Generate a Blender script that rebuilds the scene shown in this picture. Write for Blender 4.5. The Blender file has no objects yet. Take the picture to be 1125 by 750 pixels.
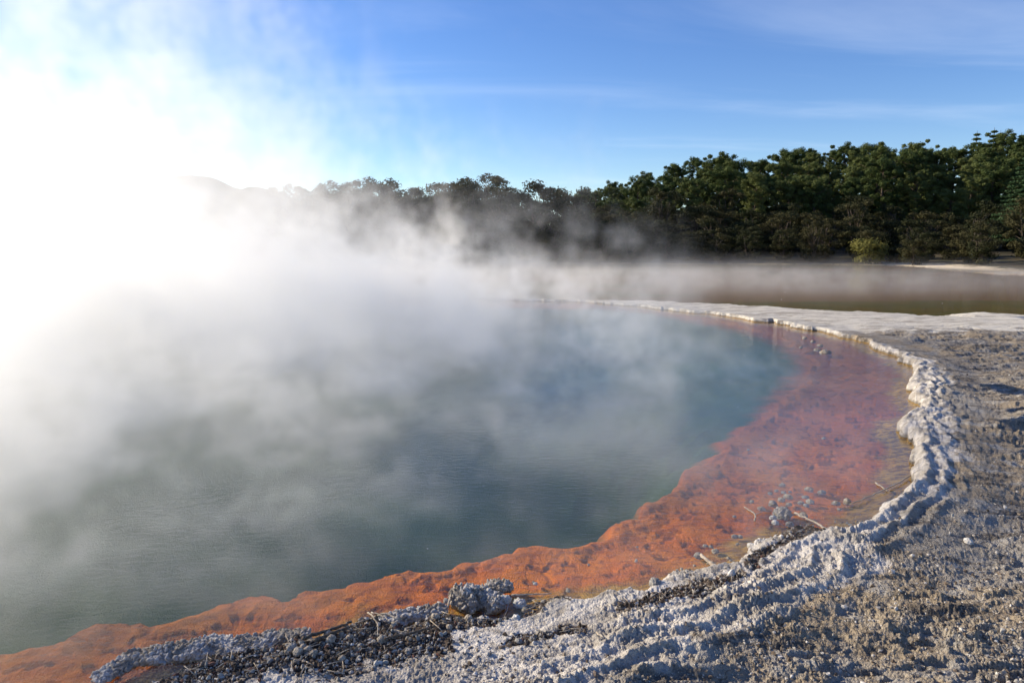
import bpy, bmesh, math, random
import numpy as np
from mathutils import Vector, Matrix

random.seed(7); rng = np.random.default_rng(7)
R = math.radians
scene = bpy.context.scene
col = scene.collection

# ---------------------------------------------------------------- camera, sky, sun, exposure
CAM_H = 3.0
PITCH = math.atan(110/750)
cam_d = bpy.data.cameras.new('camera'); cam_d.lens = 24; cam_d.sensor_width = 36
cam_d.clip_start = 0.05; cam_d.clip_end = 20000
cam = bpy.data.objects.new('camera', cam_d); col.objects.link(cam)
cam.location = (0, 0, CAM_H); cam.rotation_euler = (R(90) - PITCH, 0, 0)
scene.camera = cam

SUN_EL, SUN_AZ = 23.0, -64.0          # azimuth from +Y, negative = to the left
SKY_STRENGTH, SUN_STRENGTH = 0.086, 5.0
scene.view_settings.view_transform = 'Standard'; scene.view_settings.look = 'None'
scene.view_settings.gamma = 1; scene.view_settings.use_curve_mapping = False
scene.view_settings.exposure = 0.80
scene.cycles.volume_bounces = 5
scene.cycles.max_bounces = 8
scene.cycles.transparent_max_bounces = 12
scene.cycles.volume_step_rate = 2.6
scene.cycles.volume_max_steps = 512
scene.cycles.sample_clamp_indirect = 6
scene.cycles.use_denoising = True
scene.cycles.use_adaptive_sampling = True; scene.cycles.adaptive_threshold = 0.025

def nd(nt, typ, **kw):
    n = nt.nodes.new(typ)
    for k, v in kw.items():
        if k == 'inp':
            for i, val in v.items():
                n.inputs[i].default_value = val
        else:
            setattr(n, k, v)
    return n

w = bpy.data.worlds.new('World'); scene.world = w; w.use_nodes = True
nt = w.node_tree; nt.nodes.clear()
out = nd(nt, 'ShaderNodeOutputWorld'); bg = nd(nt, 'ShaderNodeBackground', inp={'Strength': SKY_STRENGTH})
sky = nd(nt, 'ShaderNodeTexSky', sky_type='NISHITA', sun_disc=False)
sky.sun_elevation = R(SUN_EL); sky.sun_rotation = R(SUN_AZ)
sky.air_density = 1.0; sky.dust_density = 0.1; sky.ozone_density = 3.2; sky.altitude = 300
tc = nd(nt, 'ShaderNodeTexCoord')
# thin cirrus: project the view direction on a high layer, stretched noise
sep = nd(nt, 'ShaderNodeSeparateXYZ'); nt.links.new(tc.outputs['Generated'], sep.inputs[0])
addz = nd(nt, 'ShaderNodeMath', operation='ADD', inp={1: 0.10}); nt.links.new(sep.outputs[2], addz.inputs[0])
dx = nd(nt, 'ShaderNodeMath', operation='DIVIDE'); nt.links.new(sep.outputs[0], dx.inputs[0]); nt.links.new(addz.outputs[0], dx.inputs[1])
dy = nd(nt, 'ShaderNodeMath', operation='DIVIDE'); nt.links.new(sep.outputs[1], dy.inputs[0]); nt.links.new(addz.outputs[0], dy.inputs[1])
cmb = nd(nt, 'ShaderNodeCombineXYZ'); nt.links.new(dx.outputs[0], cmb.inputs[0]); nt.links.new(dy.outputs[0], cmb.inputs[1])
mp = nd(nt, 'ShaderNodeMapping', inp={'Rotation': (0, 0, R(12)), 'Scale': (0.35, 1.1, 1), 'Location': (3.1, 5.35, 0)})
nt.links.new(cmb.outputs[0], mp.inputs[0])
nz = nd(nt, 'ShaderNodeTexNoise', inp={'Scale': 1.0, 'Detail': 8.0, 'Roughness': 0.55, 'Distortion': 0.6})
nt.links.new(mp.outputs[0], nz.inputs['Vector'])
mr = nd(nt, 'ShaderNodeMapRange', interpolation_type='SMOOTHSTEP', inp={1: 0.46, 2: 0.86, 3: 0.0, 4: 0.22})
nt.links.new(nz.outputs[0], mr.inputs[0])
mix = nd(nt, 'ShaderNodeMix', data_type='RGBA'); nt.links.new(mr.outputs[0], mix.inputs[0])
hs = nd(nt, 'ShaderNodeHueSaturation', inp={'Hue': .515, 'Saturation': 1.20, 'Value': 1.14}); nt.links.new(sky.outputs[0], hs.inputs['Color']); nt.links.new(hs.outputs[0], mix.inputs[6]); mix.inputs[7].default_value = (9.0, 9.4, 10.0, 1)
nt.links.new(mix.outputs[2], bg.inputs[0]); nt.links.new(bg.outputs[0], out.inputs[0])

sd = bpy.data.lights.new('sun', 'SUN'); sd.energy = SUN_STRENGTH; sd.angle = R(0.5); sd.color = (1.0, 0.88, 0.68)
sun = bpy.data.objects.new('sun', sd); col.objects.link(sun)
sdir = Vector((math.sin(R(SUN_AZ))*math.cos(R(SUN_EL)), math.cos(R(SUN_AZ))*math.cos(R(SUN_EL)), math.sin(R(SUN_EL))))
sun.rotation_euler = sdir.to_track_quat('Z', 'Y').to_euler()
sun.location = (0, 0, 60)

# ---------------------------------------------------------------- numpy helpers
def px(u, v, z=0.0):
    """a point of the ground seen at (u, v) of the 1125x750 photograph"""
    x = (u - 562.5)/750.0; y = (375.0 - v)/750.0
    cp, sp = math.cos(PITCH), math.sin(PITCH)
    d = (x, cp + sp*y, -sp + cp*y)
    t = (z - CAM_H)/d[2]
    return (d[0]*t, d[1]*t)
def PD(lst): return np.array([px(u, v, -.12) for u, v in lst])
def P(lst): return np.array([px(u, v) for u, v in lst])

def _h(ix, iy, iz, s):
    n = (ix.astype(np.int64)*73856093) ^ (iy.astype(np.int64)*19349663) ^ (iz.astype(np.int64)*83492791) ^ (s*2654435761 & 0xffffffff)
    n = (n ^ (n >> 13)) * 1274126177 & 0xffffffff
    n = (n ^ (n >> 15)) * 2246822519 & 0xffffffff
    n = n ^ (n >> 16)
    return (n & 0xffffff)/float(0x1000000)
def vnoise2(x, y, s=0):
    ix = np.floor(x); iy = np.floor(y); fx = x-ix; fy = y-iy
    fx = fx*fx*fx*(fx*(fx*6-15)+10); fy = fy*fy*fy*(fy*(fy*6-15)+10)
    z = np.zeros_like(ix)
    a = _h(ix, iy, z, s); b = _h(ix+1, iy, z, s); c = _h(ix, iy+1, z, s); d = _h(ix+1, iy+1, z, s)
    return (a*(1-fx)+b*fx)*(1-fy) + (c*(1-fx)+d*fx)*fy
def fbm2(x, y, o=4, s=0, g=0.5):
    t = 0; a = 1; n = 0; c, sn = math.cos(0.6), math.sin(0.6)
    for i in range(o):
        t = t + a*vnoise2(x, y, s+i*17); n += a; a *= g
        x, y = (x*c - y*sn)*2.03 + 11.3, (x*sn + y*c)*2.03 - 7.1
    return t/n
def vor2(x, y, s=0):
    ix = np.floor(x); iy = np.floor(y); best = np.full(x.shape, 9.0); z = np.zeros_like(ix)
    for i in (-1, 0, 1):
        for j in (-1, 0, 1):
            cx = ix+i; cy = iy+j
            d = (cx+_h(cx, cy, z, s)-x)**2 + (cy+_h(cx, cy, z, s+5)-y)**2
            best = np.minimum(best, d)
    return np.sqrt(best)
def vor3(x, y, z, s=0):
    ix = np.floor(x); iy = np.floor(y); iz = np.floor(z); best = np.full(x.shape, 9.0)
    for i in (-1, 0, 1):
        for j in (-1, 0, 1):
            for k in (-1, 0, 1):
                cx = ix+i; cy = iy+j; cz = iz+k
                d = (cx+_h(cx, cy, cz, s)-x)**2 + (cy+_h(cx, cy, cz, s+5)-y)**2 + (cz+_h(cx, cy, cz, s+9)-z)**2
                best = np.minimum(best, d)
    return np.sqrt(best)
def sstep(a, b, x):
    t = np.clip((x-a)/(b-a), 0, 1); return t*t*(3-2*t)
def poly_dist(x, y, poly, closed=True):
    n = len(poly); d = np.full(x.shape, 1e9); inside = np.zeros(x.shape, bool)
    for i in range(n if closed else n-1):
        ax, ay = poly[i]; bx, by = poly[(i+1) % n]
        ex, ey = bx-ax, by-ay; L = ex*ex+ey*ey+1e-12
        t = np.clip(((x-ax)*ex+(y-ay)*ey)/L, 0, 1)
        d = np.minimum(d, (x-ax-t*ex)**2+(y-ay-t*ey)**2)
        if closed:
            c = ((ay > y) != (by > y))
            with np.errstate(divide='ignore', invalid='ignore'):
                xi = ax + (y-ay)*ex/(ey if abs(ey) > 1e-12 else 1e-12)
            inside ^= c & (x < xi)
    d = np.sqrt(d)
    return np.where(inside, d, -d) if closed else d

# ---------------------------------------------------------------- outlines on the ground
POOL = np.vstack([P([(640,332),(700,337),(760,344),(800,347),(830,353),(852,354),(868,359),(900,364),(925,371),(945,374),(962,384),(985,391),(1000,402),(1009,411),(1001,419),(996,428),(1000,434),(997,439),(1009,445),(1014,452),(1006,457),(992,462),(984,471),(987,478),(1000,484),(1009,487),(1001,495),(999,506),(1004,516),(1000,530),(1003,541),(990,552),(965,566),(955,576),(938,590),(925,597),(905,592),(890,589),(872,584),(862,592),(850,596),(838,601),(822,612),(815,622),(800,630),(770,634),(740,642),(715,650),(705,660),(690,655),(668,661),(640,668),(620,664),(602,666),(588,680),(572,692),(540,690),(512,690),(480,686),(450,697),(430,694),(395,692),(378,702),(352,712),(330,716),(300,722),(250,732),(215,739),(190,752)]),
                  np.array([(-3.2,3.3),(-3.6,2.6),(-6,1.5),(-11,0.5),(-20,1.5),(-32,7),(-42,18),(-42,28),(-34,35),(-22,36.5),(-8,35.6),(0,34.6)])])
DEEP = np.vstack([PD([(-30,722),(0,717),(25,708),(60,700),(80,701),(100,690),(125,688),(150,682),(175,683),(215,671),(232,668),(245,668),(262,660),(290,657),(305,661),(325,658),(345,650),(365,648),(385,650),(405,648),(415,640),(440,632),(470,628),(500,619),(520,612),(545,606),(565,607),(585,600),(600,597),(625,599),(650,594),(665,588),(676,575),(695,566),(703,556),(722,545),(735,535),(748,520),(770,508),(792,493),(812,476),(832,463),(848,446),(866,432),(880,418),(892,404),(888,392),(872,378),(840,366),(800,357),(760,350),(720,344),(660,338)]),
                  np.array([(-8,34.6),(-22,35.3),(-33,34),(-41,27),(-41,18.5),(-31,8),(-20,3),(-12,2.7),(-8,3.2)])])
LAKE = np.vstack([P([(640,330),(720,332),(800,335.5),(860,340),(900,342.5),(940,344),(980,345.5),(1015,348.5),(1035,349),(1050,345),(1075,344),(1125,348)]),
                  np.array([(27,27.5),(42,26),(60,30),(76,44),(72,56)]),
                  P([(1180,304),(1125,301.5),(1092,300.5),(1062,298.5),(1035,296),(1010,293),(975,291.2),(940,291),(900,290),(850,290.3),(800,289.6),(740,290),(690,289.3),(620,289.5)]),
                  np.array([(-12,93),(-30,90),(-48,86),(-62,70),(-56,48),(-36,40),(-22,38),(-8,36.8),(0,35.8)])])
CREST = P([(720,340),(830,350),(905,366),(960,383),(1010,402),(1027,425),(1022,448),(1032,470),(1020,488),(1016,508),(1022,532),(1004,560),(965,590),(922,620),(884,646),(842,672),(782,700),(705,738),(640,775),(560,830)])
INLAND = np.vstack([CREST, np.array([(-.3,-6),(70,-6),(70,24),(18,31.5)])])
DEB = [((215,760),(330,728),.22),((330,728),(440,708),.20),((440,712),(520,690),.17),((520,690),(600,668),.12),((350,748),(480,722),.16),((690,690),(800,648),.07),((800,648),(860,612),.06),((870,598),(945,572),.15),((560,730),(640,705),.05)]

def fields(x, y):
    """height and surface zones of the ground at points x, y"""
    r = np.hypot(x, y)
    wa = np.clip(r/22, 0.12, 1.2)
    wx = (fbm2(x*1.6, y*1.6, 4, 1)-.5); wy = (fbm2(x*1.6, y*1.6, 4, 31)-.5)
    fx_ = (fbm2(x*9, y*9, 3, 3)-.5)*.10
    xs = x + wx*.5*wa + fx_; ys = y + wy*.5*wa + fx_
    scal = (vor2(x*2.2, y*2.2, 4)-.45)*.10 + (vor2(x*7, y*7, 14)-.45)*.05
    dp = poly_dist(xs, ys, POOL) - scal*.8*(1-.7*sstep(14, 24, r))
    wdx = (fbm2(x*2.2, y*2.2, 4, 41)-.5)*.45; 
    dd = poly_dist(x+wdx, y+wdx*.6, DEEP) - (vor2(x*1.6, y*1.6, 24)-.5)*.30
    dl = poly_dist(x+wx*1.2, y+wy*1.2, LAKE)
    dc = poly_dist(x, y, CREST, False)
    di = poly_dist(x, y, INLAND)+wx*.7+fx_*2
    deb = np.zeros_like(x)
    for a, b, rr in DEB:
        dv = poly_dist(x+wx*.25, y+wy*.25, np.array([px(*a), px(*b)]), False)
        deb = np.maximum(deb, 1-sstep(rr*.35, rr*1.7, dv + (fbm2(x*6, y*6, 3, 44)-.5)*.22))
    near = 1-sstep(40, 70, r)
    # ---- land
    d = np.maximum(-dp, 0)
    lip = sstep(0, .10, d)
    big = fbm2(x*.35, y*.35, 4, 51)
    z = .015 + .045*lip + .05*sstep(0, 2.5, d) + .10*(big-.5)*sstep(.3, 3, d)
    rimw = np.exp(-(dc/.48)**2)*(1-.55*sstep(18, 30, r))
    ph = d*2*math.pi/.21 + 4.0*fbm2(x*1.9, y*1.9, 3, 61) + 1.6*fbm2(x*7, y*7, 3, 62)
    rid = np.abs(np.sin(ph*.5)); rid = 1-rid**1.2
    amp = .4+1.1*fbm2(x*2.3, y*2.3, 3, 63)
    z += rimw*(.030 + .038*rid*amp)*(1-.5*sstep(14, 26, r))
    # trough on the inland side
    z -= .035*np.exp(-((dc-.85)/.3)**2)*sstep(.6, 1.2, d)
    # layered flaking plates of the plateau
    plate = (1-rimw)*sstep(.5, 1.6, d)*(1-deb)
    q = fbm2(x*.55+wx*.7, y*1.25, 5, 71, .55)*9
    fq = q-np.floor(q)
    step = np.floor(q)+sstep(.80, .97, fq)
    q2 = fbm2(x*1.9+3, y*3.2, 5, 75, .55)*8
    f2 = q2-np.floor(q2); step2 = np.floor(q2)+sstep(.75, .95, f2)
    flats = sstep(20.3, 23.5, y + wx*3 - np.maximum(0, 12-x)*.0)*near
    z += plate*(1-.85*flats)*(.034*(step-4.5) + .017*(step2-4) + .018*(fq-.5)*.3)
    # knobs and grit
    kx = x+(fbm2(x*13, y*13, 3, 87)-.5)*.06; ky = y+(fbm2(x*13, y*13, 3, 88)-.5)*.06; k1 = 1-np.clip(vor2(kx*19, ky*19, 81), 0, 1); k2 = (1-np.clip(vor2(kx*52, ky*52, 82), 0, 1))*(1-.6*sstep(7, 14, r))
    kn = sstep(.45, .75, fbm2(x*2.1, y*2.1, 3, 83))
    landw = sstep(0, .05, d)*near*(1-.75*sstep(14, 26, r))
    z += landw*(1-.8*flats)*((.017*k1*(.05+.45*kn+.6*rimw+.3*(di < 0)) + .012*k2*(.5+kn)) * (1+.8*rimw+.8*deb) + .022*(fbm2(x*4.5, y*4.5, 4, 84)-.5) + .020*(fbm2(x*24, y*30, 4, 85)-.5))
    z -= .018*deb*landw
    z = np.where(dp > 0, -.012 - .055*sstep(0, .35, dp) - .10*sstep(.2, 2.2, dp), z)
    # ---- shelf relief and the drop to the deep pool
    inpool = dp > 0
    lump = fbm2(x*2.6, y*2.6, 4, 91); pit = sstep(.60, .72, fbm2(x*5.5, y*8, 4, 92))
    crack = sstep(.0, .10, np.abs(fbm2(x*1.5, y*1.5, 4, 94)-.5))
    z += np.where(inpool, (.07*(lump-.5) - .018*pit - .012*(1-crack)+.012*(fbm2(x*14, y*14, 3, 95)-.5))*sstep(.02, .6, dp)*(1-.97*sstep(-.05, .2, dd)), 0)
    lipd = np.exp(-((dd+.12)/.16)**2)*inpool
    z += .035*lipd
    z = np.where(inpool, np.minimum(z, -.006), z)
    z = np.where(inpool, z - 1.6*sstep(-.02, .55+1.1*np.clip(r-9.5, 0, 14), dd), z)
    # ---- causeway towards the lake, lake bed and the land beyond
    dlo = np.maximum(-dl, 0)
    far = sstep(60, 84, y + np.maximum(0, x-30)*.45)
    z = np.where((dp <= 0), z*sstep(0, 1.2, dlo)*(1-far) + .02 + .04*sstep(0, .5, dlo), z)
    hill = 9.0*sstep(104, 165, y)*(.30+.70*sstep(-5, 45, x)) + 3.5*sstep(110, 170, y)*sstep(50, 90, x)
    land_far = .30*sstep(0, 6, dlo)+.9*sstep(6, 22, dlo) + hill + .5*(fbm2(x*.08, y*.08, 3, 97)-.5)*sstep(4, 20, dlo)
    z = z + far*land_far*(dl < 0)
    sd_ = sstep(1.5, 0, dl)
    z = np.where(dl > 0, -.02-.30*sstep(0, 4, dl)+.05*(fbm2(x*.5, y*.8, 3, 98)-.5)*sstep(0, 2, dl), z)
    red = sstep(.42, .60, fbm2(x*.05, y*.22, 3, 99)+.22*np.exp(-((y-50)/13)**2)-.06)*(dl > 0)
    masks = dict(m_rim=np.clip(1-sstep(-.05, .50, di), 0, 1)*(dp <= 0)*(1-far),
                 m_flat=flats*(dp <= 0)*(1-far), m_debris=deb*(d < 30), m_bed=(inpool | (dl > 0)).astype(float),
                 m_deep=np.where(inpool, sstep(.02, .16+.06*np.clip(r-9, 0, 16), dd), 0), m_edge=np.where(inpool, 1-sstep(.0, .9, dp), 0), m_lip=lipd,
                 m_lake=(dl > 0).astype(float), m_red=red, m_pit=pit*inpool,
                 m_sand=far*(1-sstep(2.5, 5.5, dlo+3*wx))*(dl <= 0)*sstep(45, 49, x), m_far=far)
    return z, masks
def ground_z(x, y):
    z, _ = fields(np.array([float(x)]), np.array([float(y)])); return float(z[0])

# ---------------------------------------------------------------- object helpers
def tag(o, label=None, cat=None, group=None, kind=None):
    if label: o['label'] = label
    if cat: o['category'] = cat
    if group: o['group'] = group
    if kind: o['kind'] = kind
    return o
def mesh_np(name, V, F, smooth=True):
    me = bpy.data.meshes.new(name)
    V = np.asarray(V, np.float32); F = np.asarray(F, np.int32); k = F.shape[1]
    me.vertices.add(len(V)); me.vertices.foreach_set('co', V.ravel())
    me.loops.add(F.size); me.loops.foreach_set('vertex_index', F.ravel())
    me.polygons.add(len(F)); me.polygons.foreach_set('loop_start', np.arange(0, F.size, k, dtype=np.int32))
    me.polygons.foreach_set('loop_total', np.full(len(F), k, np.int32))
    me.polygons.foreach_set('use_smooth', np.full(len(F), smooth))
    me.update(calc_edges=True)
    return me
def link(name, me, mat=None, parent=None, loc=(0, 0, 0)):
    o = bpy.data.objects.new(name, me); col.objects.link(o); o.location = loc
    if mat: me.materials.append(mat)
    if parent: o.parent = parent
    return o
def empty(name, loc, rz=0):
    o = bpy.data.objects.new(name, None); col.objects.link(o); o.location = loc; o.rotation_euler[2] = rz
    o.empty_display_size = .2
    return o

# ---------------------------------------------------------------- material helpers
def mat_new(name):
    m = bpy.data.materials.new(name); m.use_nodes = True; nt = m.node_tree; nt.nodes.clear()
    return m, nt
class G:
    """tiny node graph writer"""
    def __init__(s, nt): s.nt = nt
    def set(s, sock, v):
        if isinstance(v, bpy.types.NodeSocket): s.nt.links.new(v, sock)
        elif v is not None: sock.default_value = v
    def n(s, typ, ins={}, out=0, **kw):
        n = s.nt.nodes.new(typ)
        for k, v in kw.items(): setattr(n, k, v)
        for k, v in ins.items(): s.set(n.inputs[k], v)
        return n.outputs[out]
    def math(s, op, a, b=None, c=None, clamp=False):
        return s.n('ShaderNodeMath', {0: a, **({1: b} if b is not None else {}), **({2: c} if c is not None else {})}, operation=op, use_clamp=clamp)
    def add(s, a, b): return s.math('ADD', a, b)
    def sub(s, a, b): return s.math('SUBTRACT', a, b)
    def mul(s, a, b): return s.math('MULTIPLY', a, b)
    def rng(s, v, a, b, c=0.0, d=1.0, smooth=True):
        return s.n('ShaderNodeMapRange', {0: v, 1: a, 2: b, 3: c, 4: d}, interpolation_type='SMOOTHSTEP' if smooth else 'LINEAR')
    def noise(s, vec, scale, detail=4.0, rough=.5, dist=0.0):
        return s.n('ShaderNodeTexNoise', {'Vector': vec, 'Scale': scale, 'Detail': detail, 'Roughness': rough, 'Distortion': dist})
    def vor(s, vec, scale, feature='F1', rand=1.0):
        return s.n('ShaderNodeTexVoronoi', {'Vector': vec, 'Scale': scale, 'Randomness': rand}, feature=feature)
    def mix(s, f, a, b):
        n = s.nt.nodes.new('ShaderNodeMix'); n.data_type = 'RGBA'
        s.set(n.inputs[0], f); s.set(n.inputs[6], a if isinstance(a, bpy.types.NodeSocket) else (*a, 1)); s.set(n.inputs[7], b if isinstance(b, bpy.types.NodeSocket) else (*b, 1))
        return n.outputs[2]
    def attr(s, name): return s.n('ShaderNodeAttribute', out='Fac', attribute_name=name)
    def map(s, vec, scale=(1, 1, 1), rot=(0, 0, 0), loc=(0, 0, 0)):
        return s.n('ShaderNodeMapping', {0: vec, 'Scale': scale, 'Rotation': rot, 'Location': loc})
    def bump(s, h, strength, dist, normal=None):
        i = {'Strength': strength, 'Distance': dist, 'Height': h}
        if normal is not None: i['Normal'] = normal
        return s.n('ShaderNodeBump', i)
    def pbsdf(s, base, rough, normal=None, spec=.3, **kw):
        i = {'Base Color': base, 'Roughness': rough, 'Specular IOR Level': spec}
        if normal is not None: i['Normal'] = normal
        i.update(kw)
        return s.n('ShaderNodeBsdfPrincipled', i)
    def out(s, surf=None, vol=None):
        o = s.nt.nodes.new('ShaderNodeOutputMaterial')
        if surf: s.nt.links.new(surf, o.inputs['Surface'])
        if vol: s.nt.links.new(vol, o.inputs['Volume'])

# ground
M_ground, nt = mat_new('sinter_ground'); g = G(nt)
pos = g.n('ShaderNodeNewGeometry', out='Position')
n_big = g.noise(pos, .55, 5, .55); n_mid = g.noise(pos, 3.1, 6, .6); n_fine = g.noise(pos, 21, 5, .65); n_grit = g.noise(pos, 95, 3, .6)
crumb = g.vor(pos, 42); cr = g.rng(crumb, .18, .42, 1, 0); speck = g.mul(cr, g.rng(n_fine, .50, .62))
anis = g.noise(g.map(pos, (1.1, 4.5, 4)), 1.0, 6, .65)
n_sp = g.noise(pos, 9, 4, .6)
# plateau
c = g.mix(g.rng(n_big, .38, .60), (.28, .25, .21), (.31, .245, .165))
c = g.mix(g.rng(n_mid, .47, .66), c, (.33, .31, .28))
c = g.mix(g.mul(g.rng(anis, .52, .63), .85), c, (.085, .072, .06))
c = g.mix(g.mul(g.rng(n_sp, .54, .70), .6), c, (.17, .13, .095))
c = g.mix(g.mul(speck, .85), c, (.60, .56, .50))
c = g.mix(g.mul(g.rng(n_grit, .52, .66), .5), c, (.10, .085, .07))
# rim
rimc = g.mix(g.rng(n_mid, .40, .62), (.62, .575, .52), (.37, .335, .29))
rimc = g.mix(g.mul(g.rng(n_sp, .50, .66), .7), rimc, (.24, .205, .165))
rimc = g.mix(g.mul(g.rng(n_grit, .56, .70), .55), rimc, (.22, .19, .16))
rimm = g.rng(g.add(g.attr('m_rim'), g.mul(g.sub(n_mid, .5), .8)), .30, .62)
c = g.mix(rimm, c, rimc)
crk = g.n('ShaderNodeTexVoronoi', {'Vector': g.n('ShaderNodeVectorMath', {0: pos, 1: g.n('ShaderNodeTexNoise', {'Vector': pos, 'Scale': 3.0, 'Detail': 3.0}, out=1)}, operation='ADD'), 'Scale': 2.3}, feature='DISTANCE_TO_EDGE')
c = g.mix(g.mul(g.rng(crk, .0, .022, 1, 0), g.mul(.8, g.sub(1.0, rimm))), c, (.07, .055, .04))
# pale flats
flc = g.mix(g.rng(anis, .47, .60), (.58, .54, .47), (.32, .285, .24))
flc = g.mix(g.mul(g.rng(n_grit, .58, .7), .3), flc, (.3, .27, .24))
c = g.mix(g.rng(g.add(g.attr('m_flat'), g.mul(g.sub(n_mid, .5), .7)), .35, .65), c, flc)
# debris
dbc = g.mix(g.rng(n_fine, .42, .6), (.050, .036, .027), (.14, .105, .08))
c = g.mix(g.rng(g.add(g.attr('m_debris'), g.mul(g.sub(n_fine, .5), .9)), .35, .6), c, dbc)
# orange shelf
n_s1 = g.noise(pos, 1.6, 5, .6); n_s2 = g.noise(g.map(pos, (1, 1.5, 1)), 7.5, 5, .62)
sh = g.mix(g.rng(n_s1, .36, .64), (.56, .125, .001), (.68, .190, .002))
sh = g.mix(g.mul(g.rng(n_s2, .50, .66), .65), sh, (.27, .055, .006))
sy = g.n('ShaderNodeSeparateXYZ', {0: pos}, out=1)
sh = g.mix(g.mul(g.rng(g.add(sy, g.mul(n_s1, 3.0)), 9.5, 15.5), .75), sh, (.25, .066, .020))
sh = g.mix(g.mul(g.attr('m_pit'), .6), sh, (.13, .030, .012))
sh = g.mix(g.mul(g.attr('m_lip'), .35), sh, (.56, .19, .03))
edge = g.mix(g.rng(n_s2, .4, .62), (.44, .24, .03), (.18, .085, .02))
sh = g.mix(g.rng(g.add(g.attr('m_edge'), g.mul(g.sub(n_s1, .5), .8)), .42, .85), sh, edge)
zz = g.n('ShaderNodeSeparateXYZ', {0: pos}, out=2)
wet = g.rng(g.add(zz, g.mul(g.sub(n_s2, .5), .012)), .004, .022, 1, 0)
c = g.mix(g.mul(g.mul(wet, g.sub(1.0, g.attr('m_far'))), .65), c, (.16, .12, .06))
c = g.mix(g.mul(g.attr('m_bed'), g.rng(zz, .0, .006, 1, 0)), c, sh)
c = g.mix(g.attr('m_deep'), c, (.044, .096, .034))
# lake bed
lk = g.mix(g.rng(n_big, .4, .6), (.26, .19, .065), (.20, .18, .06))
lk = g.mix(g.mul(g.attr('m_red'), .6), lk, (.42, .20, .15))
c = g.mix(g.attr('m_lake'), c, lk)
# far land
fl = g.mix(g.rng(n_big, .4, .6), (.040, .040, .020), (.065, .05, .03))
fl = g.mix(g.attr('m_sand'), fl, (.60, .50, .36))
c = g.mix(g.mul(g.attr('m_far'), g.sub(1.0, g.attr('m_lake'))), c, fl)
h = g.add(g.mul(n_grit, .35), g.add(n_fine, g.mul(g.vor(pos, 60), -.35)))
nb = g.bump(h, .9, .028)
rough = g.rng(g.attr('m_edge'), 0, 1, .92, .8)
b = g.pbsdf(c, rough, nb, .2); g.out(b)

# water
def water_mat(name, tint, s1, s2, st, dist):
    m, nt = mat_new(name); g = G(nt)
    pos = g.n('ShaderNodeNewGeometry', out='Position')
    a = g.noise(g.map(pos, (1, 1.8, 1), (0, 0, R(-18))), s1, 4, .55, .5); b2 = g.noise(pos, s2, 3, .5)
    patch = g.rng(g.noise(pos, .16, 3, .5), .38, .66, .35, 1.0)
    nb = g.bump(g.mul(g.add(a, g.mul(b2, .35)), patch), st, dist)
    bf = g.n('ShaderNodeNewGeometry', out='Backfacing'); ior = g.add(1.333, g.mul(bf, 1/1.333-1.333))
    fr = g.n('ShaderNodeFresnel', {'IOR': ior, 'Normal': nb})
    t = g.n('ShaderNodeBsdfTransparent', {0: (*tint, 1)}); gl = g.n('ShaderNodeBsdfGlossy', {'Color': (1, 1, 1, 1), 'Roughness': .08, 'Normal': nb})
    mx = g.n('ShaderNodeMixShader', {0: fr, 1: t, 2: gl}); g.out(mx)
    return m
M_water = water_mat('pool_water', (.93, .95, .91), 8.5, 30, .6, .016)
M_lake = water_mat('lake_water', (.80, .78, .66), 2.6, 9, .16, .012)

def stone_mat(name, c1, c2, c3, sc=30):
    m, nt = mat_new(name); g = G(nt)
    pos = g.n('ShaderNodeNewGeometry', out='Position')
    rnd = g.n('ShaderNodeObjectInfo', out='Random')
    a = g.noise(pos, sc, 4, .6); b2 = g.noise(pos, sc*4, 3, .6)
    c = g.mix(g.rng(a, .38, .62), c1, c2); c = g.mix(g.mul(g.rng(b2, .5, .66), .7), c, c3)
    nb = g.bump(b2, .6, .006); g.out(g.pbsdf(c, .9, nb, .2))
    return m
M_sinter = stone_mat('pale_sinter', (.46, .40, .32), (.30, .25, .19), (.14, .10, .07))
M_white = stone_mat('white_sinter', (.64, .62, .59), (.50, .47, .43), (.3, .27, .23))
M_grey = stone_mat('grey_sinter', (.34, .325, .30), (.22, .20, .18), (.09, .075, .06))
M_wood = stone_mat('bleached_wood', (.48, .42, .34), (.34, .28, .21), (.18, .13, .09), 18)
M_dwood = stone_mat('dark_wood', (.10, .075, .055), (.06, .045, .035), (.30, .27, .23), 22)
M_bark = stone_mat('tree_bark', (.10, .075, .055), (.06, .045, .035), (.15, .13, .11), 3)

# gravel: shade carried by each stone
M_gravel, nt = mat_new('gravel'); g = G(nt)
ca = g.n('ShaderNodeAttribute', out='Color', attribute_name='tone')
g.out(g.pbsdf(ca, .9, None, .2))
M_glint_foam, nt = mat_new('glint_foam'); g = G(nt); g.out(g.pbsdf((.8, .8, .78, 1), .3, None, .5))
M_hill, nt = mat_new('mountain'); g = G(nt)
pos = g.n('ShaderNodeNewGeometry', out='Position')
g.out(g.pbsdf(g.mix(g.rng(g.noise(pos, .012, 6, .6), .4, .6), (.045, .06, .035), (.09, .095, .06)), 1, None, .1))

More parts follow.
